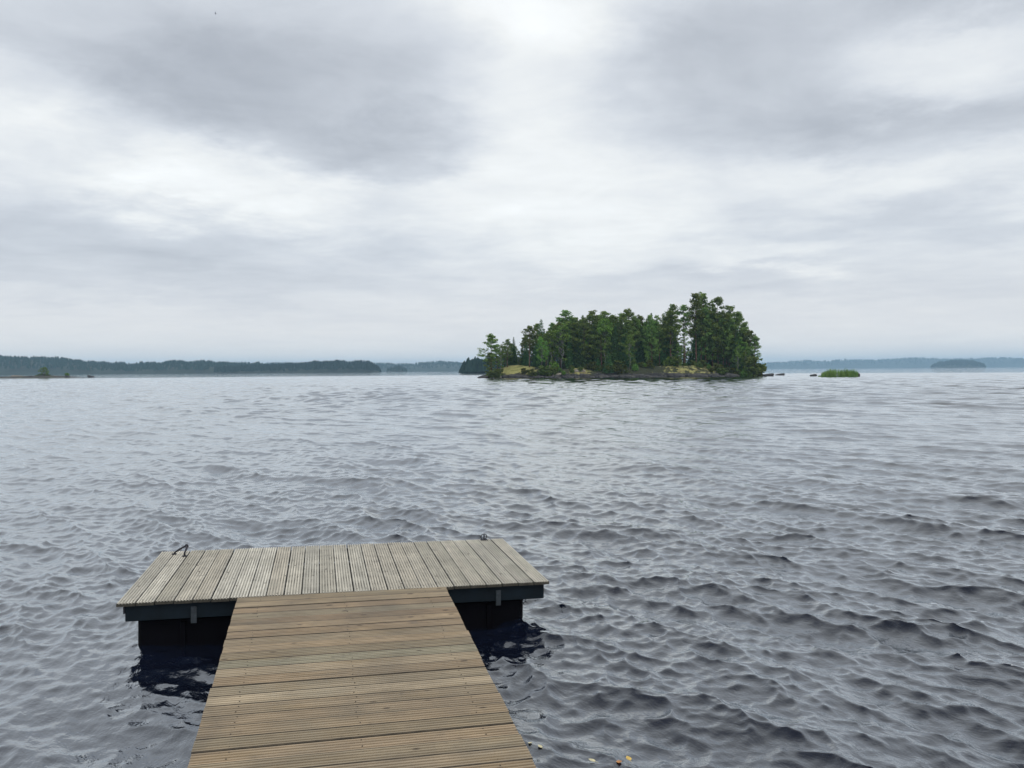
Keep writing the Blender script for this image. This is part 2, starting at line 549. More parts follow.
def board(mb, length, width, thick, top, grooves, x0, y0, along, mat=0, skew=0.0):
    """grooved decking board; local x across when along == 'y'"""
    pts = [(0, -thick), (0, -0.005), (0.004, 0)]
    m_ = 0.008
    pitch = (width - 2 * m_) / grooves
    for g in range(grooves):
        a = m_ + g * pitch
        pts += [(a + pitch * 0.25, 0), (a + pitch * 0.32, -0.006), (a + pitch * 0.68, -0.006), (a + pitch * 0.75, 0)]
    pts += [(width - 0.004, 0), (width, -0.005), (width, -thick)]
    n = len(pts)
    fe, fg = [], []
    V = []
    for e, l in enumerate((0.0, length)):
        for (p, z) in pts:
            if along == 'y': V.append((x0 + p + skew * e, y0 + l, top + z))
            else: V.append((x0 + l, y0 + p + skew * e, top + z))
    fs = []
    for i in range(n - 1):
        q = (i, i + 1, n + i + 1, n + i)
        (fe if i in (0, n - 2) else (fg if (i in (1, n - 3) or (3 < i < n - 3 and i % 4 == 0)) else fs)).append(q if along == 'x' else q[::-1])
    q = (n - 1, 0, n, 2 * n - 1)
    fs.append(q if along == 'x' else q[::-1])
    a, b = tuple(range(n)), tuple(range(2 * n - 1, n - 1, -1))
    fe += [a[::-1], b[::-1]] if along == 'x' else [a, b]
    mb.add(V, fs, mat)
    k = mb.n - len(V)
    for group, slot in ((fg, 3), (fe, 2)):          # darker grooves and chamfers, dark sides and sawn ends share the same vertices
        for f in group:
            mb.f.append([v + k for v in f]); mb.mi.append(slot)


def screw(mb, x, y, z, mat):
    V = [(x + 0.0036 * math.cos(w), y + 0.0036 * math.sin(w), z) for w in np.linspace(0, 2 * math.pi, 7)[:-1]]
    V += [(p[0], p[1], z + 0.0012) for p in V]
    mb.add(V, [tuple(range(6, 12))] + [(i, (i + 1) % 6, 6 + (i + 1) % 6, 6 + i) for i in range(6)], mat)


def frame_matrix(o, ex, ey, ez):
    mm = Matrix.Identity(4)
    for i in range(3):
        mm[i][0], mm[i][1], mm[i][2], mm[i][3] = ex[i], ey[i], ez[i], o[i]
    return mm


def build_platform():
    base = FL + EX * DW / 2 + EY * DD / 2 - EZ * 0.5
    root = empty('swimming_platform', mat=frame_matrix(base, EX, EY, EZ))
    tag(root, 'silver grey timber swimming platform floating at the end of the brown walkway', 'dock')
    top = 0.5
    x0, y0 = -DW / 2, -DD / 2
    deck = MB()
    rg = random.Random(3)
    for i in range(25):
        dz = rg.uniform(-0.0015, 0.0015)
        wd = 0.1195 + rg.uniform(-0.0022, 0.0015)
        e0, e1 = rg.uniform(-0.005, 0.004), rg.uniform(-0.006, 0.006)
        board(deck, DD - e0 + e1, wd, 0.024, top + dz, 5, x0 - 0.008 + i * 0.1256 + 0.003, y0 + e0, 'y', 0, rg.uniform(-0.002, 0.002))
    for i in range(25):
        for yy in (0.07, 0.58, 1.12, 1.63):
            for q in (0.028, 0.092):
                screw(deck, x0 + i * 0.125 + q, y0 + yy + rg.uniform(-0.006, 0.006), top - 0.0005, 1)
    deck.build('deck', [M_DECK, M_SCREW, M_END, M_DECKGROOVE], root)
    t = top - 0.027
    # rim beams, set back under the boards
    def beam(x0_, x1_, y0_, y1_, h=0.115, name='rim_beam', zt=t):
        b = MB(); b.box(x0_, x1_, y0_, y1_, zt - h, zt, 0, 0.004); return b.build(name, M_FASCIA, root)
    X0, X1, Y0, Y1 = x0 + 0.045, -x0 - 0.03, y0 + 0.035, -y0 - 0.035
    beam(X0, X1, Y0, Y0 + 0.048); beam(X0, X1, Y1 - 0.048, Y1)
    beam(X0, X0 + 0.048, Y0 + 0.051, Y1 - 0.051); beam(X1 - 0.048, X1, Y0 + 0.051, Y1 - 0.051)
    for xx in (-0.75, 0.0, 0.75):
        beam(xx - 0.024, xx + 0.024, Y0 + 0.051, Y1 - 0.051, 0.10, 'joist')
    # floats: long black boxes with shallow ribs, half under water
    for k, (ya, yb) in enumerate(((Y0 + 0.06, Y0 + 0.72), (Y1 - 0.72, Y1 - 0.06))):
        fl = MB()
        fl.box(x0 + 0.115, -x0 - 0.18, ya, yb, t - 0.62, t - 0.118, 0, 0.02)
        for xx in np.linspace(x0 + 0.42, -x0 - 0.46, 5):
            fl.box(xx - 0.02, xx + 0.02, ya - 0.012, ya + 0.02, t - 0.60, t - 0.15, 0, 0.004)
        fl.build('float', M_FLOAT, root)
    # steel straps hanging on the front beam
    for px in (193, 513):
        u = (at_plane(px, 600)[0])
        br = MB()
        br.box(u - 0.020, u + 0.020, Y0 - 0.008, Y0 - 0.001, t - 0.15, t - 0.03, 0, 0.002)
        br.box(u - 0.014, u + 0.014, Y0 - 0.014, Y0 - 0.008, t - 0.07, t - 0.05, 0, 0.002)
        o = br.build('strap', M_BRACKET, root)
    # corner bracket at the front left
    cb = MB(); cb.box(X0 - 0.014, X0 - 0.002, Y0 + 0.0, Y0 + 0.05, t - 0.06, t - 0.01, 0, 0.002)
    cb.build('corner_bracket', M_IRON, root)
    # mooring fittings at the back corners
    a = at_plane(174.3, 554.2); b = at_plane(184.6, 556.3)
    hn = MB()
    zt = top + 0.001
    A = np.array([a[0], a[1], zt]); B = np.array([b[0], b[1], zt])
    T = np.array([b[0] + 0.012, b[1] + 0.03, zt + 0.083])
    hn.tube([A, A + (T - A) * 0.06 + np.array([0, 0, 0.012]), A + (T - A) * 0.5 + np.array([0, 0, 0.012]), T - (T - A) * 0.05 + np.array([0, 0, 0.006]), T, T + np.array([0.001, -0.004, -0.022]), B + np.array([0, 0, 0.03]), B], 0.0085, 8)
    for q in (A, B):
        hn.box(q[0] - 0.018, q[0] + 0.018, q[1] - 0.018, q[1] + 0.018, zt, zt + 0.006, 0, 0.001)
    for w in np.linspace(0, 2 * math.pi, 1): pass
    hn.ring(T + np.array([0.0, 0, 0.0]), 0.012, 0.006, (0.2, 1, 0.1), 14, 6)
    o = hn.build('mooring_handle', M_IRON, root, True)
    c = at_plane(484.0, 540.0)
    rn = MB()
    C0 = np.array([c[0], c[1], zt])
    rn.box(c[0] - 0.032, c[0] + 0.032, c[1] - 0.022, c[1] + 0.022, zt, zt + 0.006, 0, 0.001)
    rn.tube([C0 + (0, 0, 0.004), C0 + (0, 0, 0.042)], 0.007, 8)
    rn.ring(C0 + np.array([0, -0.0, 0.048]), 0.010, 0.005, (1, 0, 0), 14, 6)
    rn.ring(C0 + np.array([0, 0.012, 0.030]), 0.029, 0.0042, (0, 1, 0.3), 22, 7)
    rn.build('mooring_ring', M_IRON, root, True)
    return root


def at_plane(px, py):
    """local x, y on the platform's top plane under a pixel"""
    r = ray(px, py)
    t_ = ((FL - EYE) @ EZ) / (r @ EZ)
    p = EYE + r * t_ - (FL + EX * DW / 2 + EY * DD / 2)
    return p @ EX, p @ EY


build_platform()


def build_walkway():
    uL = at_plane(237.7, 597.1)[0]; uR = at_plane(445.4, 586.6)[0]
    width = uR - uL
    o = FL + EX * (DW / 2 + (uL + uR) / 2) - EY * 0.006 + EZ * 0.002
    d = ray(316, 330); d = d / np.linalg.norm(d)        # the walkway climbs gently to the platform
    ex = EX - d * (EX @ d); ex /= np.linalg.norm(ex)
    ez = np.cross(ex, d)
    root = empty('walkway', mat=frame_matrix(o - ez * 0.0, ex, d, ez))
    tag(root, 'long brown walkway of ribbed cross boards leading out to the platform', 'walkway')
    L = 6.6
    deck = MB(); rg = random.Random(21)
    pitch = 0.118
    n = int(L / pitch)
    for i in range(n):
        y = -(i + 1) * pitch
        wd = 0.1135 + rg.uniform(-0.0035, 0.0025)
        e0, e1 = rg.uniform(-0.004, 0.004), rg.uniform(-0.004, 0.004)
        board(deck, width + e1 - e0, wd, 0.028, rg.uniform(-0.0025, 0.0025), 4, -width / 2 + e0, y + 0.002, 'x', 0, rg.uniform(-0.0018, 0.0018))
        for xx in (-width / 2 + 0.16, 0.0, width / 2 - 0.16):
            for q in (0.028, 0.088):
                screw(deck, xx + rg.uniform(-0.008, 0.008), y + q + 0.002, -0.0005, 1)
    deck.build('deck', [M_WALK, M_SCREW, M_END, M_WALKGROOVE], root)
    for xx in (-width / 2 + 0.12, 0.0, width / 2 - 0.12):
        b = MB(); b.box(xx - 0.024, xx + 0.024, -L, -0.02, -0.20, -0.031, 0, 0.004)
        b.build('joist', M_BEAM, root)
    return root


build_walkway()


# ------------------------------------------------------------------ vegetation
def leaf_material(name, c_dark, c_light, hue=0.03, trans=0.33):
    mt, nt, out = material(name)
    oi = nt.n('ShaderNodeObjectInfo'); geo = nt.n('ShaderNodeNewGeometry')
    tc = nt.n('ShaderNodeTexCoord')
    clump = nt.noise(tc.outputs['Object'], 0.55, 3)
    f = nt.math('ADD', nt.math('MULTIPLY', geo.outputs['Random Per Island'], 0.45), nt.math('MULTIPLY', nt.maprange(clump, 0.3, 0.7), 0.55))
    col = nt.mix(f, c_dark, c_light)
    hs = nt.n('ShaderNodeHueSaturation')
    nt.l(nt.math('ADD', nt.math('MULTIPLY', nt.math('SUBTRACT', oi.outputs['Random'], 0.5), hue), 0.5), hs.inputs['Hue'])
    nt.l(nt.math('ADD', nt.math('MULTIPLY', oi.outputs['Random'], 0.75), 0.75), hs.inputs['Value'])
    nt.l(col, hs.inputs['Color'])
    df = nt.n('ShaderNodeBsdfDiffuse'); tr = nt.n('ShaderNodeBsdfTranslucent'); mx = nt.n('ShaderNodeMixShader')
    mx.inputs[0].default_value = trans
    nt.l(hs.outputs[0], df.inputs[0]); nt.l(hs.outputs[0], tr.inputs[0])
    nt.l(df.outputs[0], mx.inputs[1]); nt.l(tr.outputs[0], mx.inputs[2]); nt.l(mx.outputs[0], out.inputs[0])
    return mt


M_PINE = leaf_material('pine_needles', (0.065, 0.120, 0.033), (0.231, 0.305, 0.088), 0.05)
M_SPRUCE = leaf_material('spruce_needles', (0.040, 0.100, 0.040), (0.131, 0.238, 0.083), 0.04)
M_BIRCH = leaf_material('birch_leaves', (0.077, 0.165, 0.033), (0.213, 0.323, 0.072), 0.05, 0.35)
M_SHRUB = leaf_material('shrub_leaves', (0.050, 0.085, 0.026), (0.163, 0.183, 0.053), 0.06)
M_REED = leaf_material('reed_blades', (0.084, 0.162, 0.036), (0.210, 0.270, 0.078), 0.04, 0.3)
M_PBARK = plain('pine_bark', (0.13, 0.075, 0.05), 0.9, var=0.4, scale=3)
M_SBARK = plain('spruce_bark', (0.06, 0.05, 0.042), 0.9, var=0.3, scale=3)
M_BBARK = plain('birch_bark', (0.24, 0.235, 0.22), 0.8, var=0.3, scale=4)


def clump_quads(c, rad, n, size, rg, flat=0.0):
    """n random leaf-cluster quads in an ellipsoid"""
    p = rg.normal(0, 1, (n, 3)); p /= np.linalg.norm(p, axis=1)[:, None] + 1e-9
    p *= (rg.uniform(0, 1, (n, 1)) ** 0.45)
    p = p * np.asarray(rad) + np.asarray(c)
    a = rg.normal(0, 1, (n, 3)); a[:, 2] *= (1 - flat); a /= np.linalg.norm(a, axis=1)[:, None] + 1e-9
    b = rg.normal(0, 1, (n, 3)); b -= a * (a * b).sum(1)[:, None]; b[:, 2] *= (1 - flat)
    b /= np.linalg.norm(b, axis=1)[:, None] + 1e-9
    s = size * rg.uniform(0.55, 1.3, (n, 1))
    a, b = a * s * 0.5, b * s * 0.5 * rg.uniform(0.45, 0.9, (n, 1))
    return np.stack([p - a - b * 0.6, p + a * 0.9 - b, p + a + b * 0.7, p - a * 0.8 + b], 1)


def pine_proto(h, seed, crown=0.5, spread=0.16, layers=26, dens=20, lean=0.0):
    rg = np.random.default_rng(seed)
    mb = MB()
    ts = np.linspace(0, 1, 9)
    bend = np.array([rg.normal(0, 0.012), rg.normal(0, 0.012)]) * h
    axis = lambda t: np.array([bend[0] * math.sin(t * 3.0) + lean * h * t ** 1.6, bend[1] * math.sin(t * 2.4), h * t])
    r0 = 0.011 * h + 0.03
    mb.tube([axis(t) for t in ts], [r0 * (1 - 0.9 * t) + 0.01 for t in ts], 7)
    Q = []
    for i in range(layers):
        t = 1 - crown + crown * ((i + rg.uniform(0, 1)) / layers)
        u = (t - (1 - crown)) / crown
        prof = (0.45 + 0.75 * math.sin(math.pi * min(1, 0.18 + u * 0.80))) * (1 - 0.55 * u ** 3)
        L = h * spread * prof * rg.uniform(0.55, 1.2)
        az = i * 2.4 + rg.uniform(-0.6, 0.6)
        up = rg.uniform(-0.05, 0.35) + 0.3 * u
        p0 = axis(t * 0.985)
        dirv = np.array([math.cos(az), math.sin(az), up])
        p1 = p0 + dirv * L * 0.55 + np.array([0, 0, -0.03 * L]); p2 = p0 + dirv * L + np.array([0, 0, 0.08 * L])
        mb.tube([p0, p1, p2], [r0 * 0.28 * (1 - 0.6 * t) + 0.01, r0 * 0.16 * (1 - 0.5 * t) + 0.008, 0.008], 4, 0, False)
        for q in (0.5, 0.78, 1.0):
            c = p0 + (p2 - p0) * q + rg.normal(0, 0.09 * L, 3) * np.array([1, 1, 0.4])
            s = h * 0.035 * rg.uniform(0.6, 1.3)
            Q.append(clump_quads(c, (s * 1.4, s * 1.4, s * 0.95), int(dens * 1.9), 0.0215 * h * rg.uniform(0.8, 1.15), rg, 0.35))
    for _ in range(3):
        s = h * 0.04
        Q.append(clump_quads(axis(1.0) + rg.normal(0, 0.02 * h, 3) * np.array([1, 1, 0.5]), (s, s, s * 0.7), dens, 0.028 * h, rg, 0.3))
    # a few bare dead stubs below the crown
    for _ in range(5):
        t = rg.uniform(0.5, 1.0) * (1.02 - crown); az = rg.uniform(0, 6.28)
        p0 = axis(t); mb.tube([p0, p0 + np.array([math.cos(az), math.sin(az), -0.1]) * h * 0.05], [0.03, 0.01], 4, 0, False)
    return mb.mesh('trunk', M_PBARK, True), quad_mesh('crown', np.concatenate(Q), M_PINE)


def spruce_proto(h, seed, spread=0.17, low=0.08, dens=9):
    rg = np.random.default_rng(seed)
    mb = MB()
    mb.tube([(0, 0, h * t) for t in np.linspace(0, 1, 7)], [(0.010 * h + 0.03) * (1 - 0.93 * t) for t in np.linspace(0, 1, 7)], 7)
    Q = []
    n = 34
    for i in range(n):
        u = i / (n - 1)
        z = h * (low + (0.985 - low) * u)
        R = h * spread * (1 - u) ** 0.85 * rg.uniform(0.78, 1.15) + 0.012 * h
        k = max(4, int(9 * (1 - u) + 3))
        for j in range(k):
            az = 2 * math.pi * (j + rg.uniform(-0.4, 0.4)) / k + i * 0.7
            Rj = R * rg.uniform(0.6, 1.12)
            for q in (0.4, 0.75, 1.0):
                c = np.array([math.cos(az) * Rj * q, math.sin(az) * Rj * q, z - 0.32 * Rj * q])
                s = h * 0.022 * (1.25 - 0.7 * u)
                Q.append(clump_quads(c, (s * 1.4, s * 1.4, s * 0.7), dens // 2 + 1, h * 0.026 * (1.15 - 0.6 * u), rg, 0.3))
    Q.append(clump_quads((0, 0, h * 0.985), (0.01 * h, 0.01 * h, 0.03 * h), 14, h * 0.012, rg))
    return mb.mesh('trunk', M_SBARK, True), quad_mesh('crown', np.concatenate(Q), M_SPRUCE)


def leafy_proto(h, seed, mat, bark, crown=0.72, spread=0.2, n=46, dens=26, size=0.03, sparse=0.0):
    rg = np.random.default_rng(seed)
    mb = MB()
    wob = rg.normal(0, 0.02 * h, (6, 2)); wob[0] = 0
    pts = [np.array([wob[i][0], wob[i][1], h * 0.92 * i / 5]) for i in range(6)]
    mb.tube(pts, [(0.006 * h + 0.02) * (1 - 0.85 * i / 5) for i in range(6)], 7)
    Q = []
    for i in range(n):
        u = rg.uniform(0, 1) ** 0.9
        z = h * (1 - crown + crown * u * 0.96)
        R = h * spread * math.sin(math.pi * (0.12 + 0.80 * u)) ** 0.8
        az = rg.uniform(0, 6.283); rr = R * rg.uniform(0.15, 1.0) ** 0.6
        c = np.array([math.cos(az) * rr, math.sin(az) * rr, z + rg.normal(0, 0.01 * h)])
        p0 = np.array([0, 0, max(0.15 * h, z - rr * 0.9)])
        mb.tube([p0, (p0 + c) / 2 + np.array([0, 0, 0.02 * h]), c], [0.0035 * h, 0.002 * h, 0.001 * h], 4, 0, False)
        s = h * 0.055 * rg.uniform(0.6, 1.25)
        Q.append(clump_quads(c, (s, s, s * 0.9), int(dens * (1 - sparse)), size * h * rg.uniform(0.8, 1.2), rg))
    return mb.mesh('trunk', bark, True), quad_mesh('crown', np.concatenate(Q), mat)


def shrub_proto(seed, mat):
    rg = np.random.default_rng(seed)
    mb = MB(); Q = []
    for i in range(9):
        az = rg.uniform(0, 6.28); r = rg.uniform(0.1, 0.5); z = rg.uniform(0.35, 0.95)
        c = np.array([math.cos(az) * r, math.sin(az) * r, z])
        mb.tube([(0, 0, 0), c * np.array([0.5, 0.5, 0.6]), c], [0.03, 0.02, 0.008], 5, 0, False)
        Q.append(clump_quads(c, (0.26, 0.26, 0.22), 34, 0.17, rg))
        Q.append(clump_quads(c * np.array([0.9, 0.9, 0.45]), (0.24, 0.24, 0.22), 20, 0.17, rg))
    return mb.mesh('stem', M_SBARK, True), quad_mesh('foliage', np.concatenate(Q), mat)


H0 = 15.0
PROTO = {
    'pine': [pine_proto(H0, 31, 0.52, 0.15), pine_proto(H0, 32, 0.62, 0.17), pine_proto(H0, 33, 0.45, 0.19), pine_proto(H0, 34, 0.58, 0.14, 22)],
    'flat': [pine_proto(H0, 41, 0.72, 0.22, 30, 24), pine_proto(H0, 42, 0.66, 0.24, 28, 24)],
    'slim': [pine_proto(H0, 51, 0.40, 0.085, 16, 14), pine_proto(H0, 52, 0.75, 0.12, 22, 12)],
    'leaning': [pine_proto(H0, 55, 0.8, 0.17, 30, 24, 0.08)],
    'full': [pine_proto(H0, 58, 0.85, 0.17, 34, 24), pine_proto(H0, 59, 0.80, 0.20, 32, 24)],
    'spruce': [spruce_proto(H0, 61, 0.16), spruce_proto(H0, 62, 0.19, 0.05), spruce_proto(H0, 63, 0.13)],
    'birch': [leafy_proto(H0, 71, M_BIRCH, M_BBARK), leafy_proto(H0, 72, M_BIRCH, M_BBARK, 0.62, 0.17), leafy_proto(H0, 73, M_BIRCH, M_BBARK, 0.8, 0.22, 38, 18)],
    'round': [leafy_proto(H0, 75, M_PINE, M_PBARK, 0.80, 0.40, 80, 34, 0.045)],
    'shrub': [shrub_proto(81, M_SHRUB), shrub_proto(82, M_SHRUB), shrub_proto(83, M_BIRCH)],
}
KIND = {'pine': ('pine_tree', 'pine'), 'flat': ('pine_tree', 'pine'), 'slim': ('pine_tree', 'pine'), 'leaning': ('pine_tree', 'pine'),
        'full': ('pine_tree', 'pine'), 'spruce': ('spruce_tree', 'spruce'), 'birch': ('birch_tree', 'birch'), 'shrub': ('shrub', 'shrub'), 'round': ('tree', 'tree')}


def plant(kind, pos, h, label, group=None, idx=None, wide=1.0, rz=None, sink=0.15):
    nm, cat = KIND[kind]
    pr = PROTO[kind]
    tr, cr = pr[random.randrange(len(pr)) if idx is None else idx % len(pr)]
    e = empty(nm, (pos[0], pos[1], pos[2] - sink), random.uniform(0, 6.28) if rz is None else rz)
    s = h / (1.0 if kind == 'shrub' else H0)
    e.scale = (s * wide, s * wide, s)
    tag(e, label, cat, group)
    link('stem' if kind == 'shrub' else 'trunk', tr, e)
    link('foliage' if kind == 'shrub' else 'crown', cr, e)
    return e


# ------------------------------------------------------------------ rock
def rock_material(name, c0, c1, moss):
    mt, nt, out = material(name)
    tc = nt.n('ShaderNodeTexCoord'); geo = nt.n('ShaderNodeNewGeometry')
    n = nt.noise(tc.outputs['Object'], 1.6, 6, 0.65)
    c = nt.ramp(n, [(0.3, c0), (0.7, c1)])
    sp = nt.n('ShaderNodeSeparateXYZ'); nt.l(geo.outputs['Normal'], sp.inputs[0])
    f = nt.math('MULTIPLY', nt.maprange(sp.outputs[2], 0.55, 0.95), nt.maprange(nt.noise(tc.outputs['Object'], 2.3, 3), 0.5, 0.62))
    c = nt.mix(nt.math('MULTIPLY', f, 0.6), c, moss)
    bs = principled(nt, out, c, 0.85)
    bp = nt.n('ShaderNodeBump'); bp.inputs['Strength'].default_value = 0.6; bp.inputs['Distance'].default_value = 0.15
    nt.l(n, bp.inputs['Height']); nt.l(bp.outputs[0], bs.inputs['Normal'])
    return mt


M_ROCK = rock_material('wet_granite', (0.014, 0.014, 0.018), (0.10, 0.095, 0.095), (0.10, 0.10, 0.05))
M_PALEROCK = rock_material('pale_granite', (0.20, 0.175, 0.15), (0.36, 0.32, 0.27), (0.2, 0.19, 0.1))


def rock_mesh(seed, mat):
    rg = np.random.default_rng(seed)
    th = np.linspace(0, 2 * math.pi, 15)[:-1]; ph = np.linspace(-0.5 * math.pi, 0.5 * math.pi, 9)
    V, fs = [], []
    k = rg.normal(0, 1, (7, 3)); kp = rg.uniform(0, 6.28, 7)
    for a in ph:
        for b in th:
            d = np.array([math.cos(a) * math.cos(b), math.cos(a) * math.sin(b), math.sin(a)])
            r = 1 + 0.11 * sum(math.sin(2.0 * (k[i] @ d) + kp[i]) for i in range(7)) / 1.5
            p = d * r
            p = np.clip(p, -0.78, 0.78) * np.array([1.15, 0.9, 0.75])
            V.append(p)
    n = len(th)
    for i in range(len(ph) - 1):
        for j in range(n):
            fs.append((i * n + j, i * n + (j + 1) % n, (i + 1) * n + (j + 1) % n, (i + 1) * n + j))
    mb = MB(); mb.add(V, fs); return mb.mesh('rock', mat, False)


ROCKS = [rock_mesh(s, M_ROCK) for s in (1, 2, 3, 4)]
PALE = [rock_mesh(s, M_PALEROCK) for s in (5, 6)]


def rock(pos, size, label, group=None, pale=False, name='shore_rock'):
    o = link(name, random.choice(PALE if pale else ROCKS))
    o.location = pos; o.scale = size
    o.rotation_euler = (random.uniform(-0.2, 0.2), random.uniform(-0.2, 0.2), random.uniform(-0.35, 0.35))
    tag(o, label, 'rock', group)
    return o


# ------------------------------------------------------------------ island
ISL_Y = 195.0
MPP = ISL_Y / F_PX


def ix(px, d=ISL_Y): return (px - 512) / F_PX * d


ICX, ICY = ix(622), ISL_Y + 15.5
IRX, IRY = (ix(762) - ix(482)) / 2, 15.5


def island_height(x, y):
    u, v = (x - ICX) / IRX, (y - ICY) / IRY
    w = 0.05 * np.sin(3 * np.arctan2(v, u) + 1.0) + 0.03 * np.sin(7 * np.arctan2(v, u))
    rho = np.sqrt(np.abs(u) ** 2.6 + np.abs(v) ** 2.4) + w
    rise = np.clip((1.0 - rho) / 0.30, -0.4, 1.0)
    rise = np.where(rise > 0, rise ** 0.75, rise * 1.4)
    hump = 2.0 + 0.85 * np.exp(-((u + 0.74) / 0.16) ** 2) + 0.5 * np.exp(-((u - 0.45) / 0.3) ** 2) + 0.5 * fbm(x / 6.0 + 50, y / 6.0 + 50, 2, 4)
    return rise * hump * np.where(rho < 1, 1, 0.9) + 0.35 * (fbm(x / 1.7 + 9, y / 1.7 + 9, 5, 3) - 0.45) * np.clip(rise * 3, 0, 1)


def build_island():
    mt, nt, out = material('island_ground')
    tc = nt.n('ShaderNodeTexCoord')
    co = tc.outputs['Object']
    sp = nt.n('ShaderNodeSeparateXYZ'); nt.l(co, sp.inputs[0])
    at = nt.n('ShaderNodeAttribute', attribute_name='grass')
    n = nt.noise(co, 0.42, 7, 0.72)
    fine = nt.noise(co, 2.5, 5, 0.65)
    floor_ = nt.ramp(fine, [(0.3, (0.020, 0.026, 0.012)), (0.55, (0.038, 0.042, 0.020)), (0.75, (0.05, 0.075, 0.025))])
    grass = nt.ramp(n, [(0.30, (0.08, 0.085, 0.03)), (0.42, (0.24, 0.24, 0.075)), (0.54, (0.40, 0.38, 0.14)), (0.63, (0.13, 0.095, 0.045)), (0.74, (0.30, 0.275, 0.16))])
    g = nt.maprange(nt.math('ADD', at.outputs['Fac'], nt.math('MULTIPLY', nt.math('SUBTRACT', nt.noise(co, 0.9, 5, 0.7), 0.5), 2.2)), 0.35, 0.65)
    c = nt.mix(g, floor_, grass)
    stone = nt.ramp(fine, [(0.3, (0.008, 0.008, 0.012)), (0.56, (0.032, 0.030, 0.034)), (0.72, (0.15, 0.14, 0.125))])
    zed = nt.math('ADD', sp.outputs[2], nt.math('MULTIPLY', nt.math('SUBTRACT', n, 0.5), 3.0))
    c = nt.mix(nt.maprange(zed, 0.75, 1.15), stone, c)
    bs = principled(nt, out, c, 0.9)
    bp = nt.n('ShaderNodeBump'); bp.inputs['Strength'].default_value = 0.7; bp.inputs['Distance'].default_value = 0.4
    nt.l(fine, bp.inputs['Height']); nt.l(bp.outputs[0], bs.inputs['Normal'])
    xs = np.linspace(ICX - IRX * 1.15, ICX + IRX * 1.15, 240); ys = np.linspace(ICY - IRY * 1.2, ICY + IRY * 1.2, 120)
    X, Y = np.meshgrid(xs, ys)
    Z = np.maximum(island_height(X, Y), -0.9)
    me = grid_mesh('island', np.stack([X, Y, Z], -1), mt)
    px = X / Y * F_PX + 512
    front = np.clip((ICY - 1 - Y) / 3.0, 0, 1)
    gr = np.maximum(np.exp(-((px - 516) / 20) ** 4), 0.50 * np.exp(-((px - 693) / 40) ** 4)) * front
    gr = np.maximum(gr, 0.75 * np.exp(-((px - 580) / 12) ** 2) * front)
    a = me.attributes.new('grass', 'FLOAT', 'POINT'); a.data.foreach_set('value', gr.ravel().astype(np.float32))
    o = link('island', me)
    tag(o, 'low rocky wooded island with a yellow grass slope rising from the lake', 'island', kind='structure')


build_island()


def ground_at(px, dist):
    x = ix(px, dist)
    z = float(island_height(np.array([x]), np.array([dist]))[0])
    return np.array([x, dist, max(z, 0.05)])


def tree_px(kind, px, top, dist, label, group=None, idx=None, wide=1.0, rz=None):
    g = ground_at(px, dist)
    ztop = at_y(px, top, dist)[2]
    return plant(kind, g, ztop - g[2] + 0.15, label, group, idx, wide, rz)


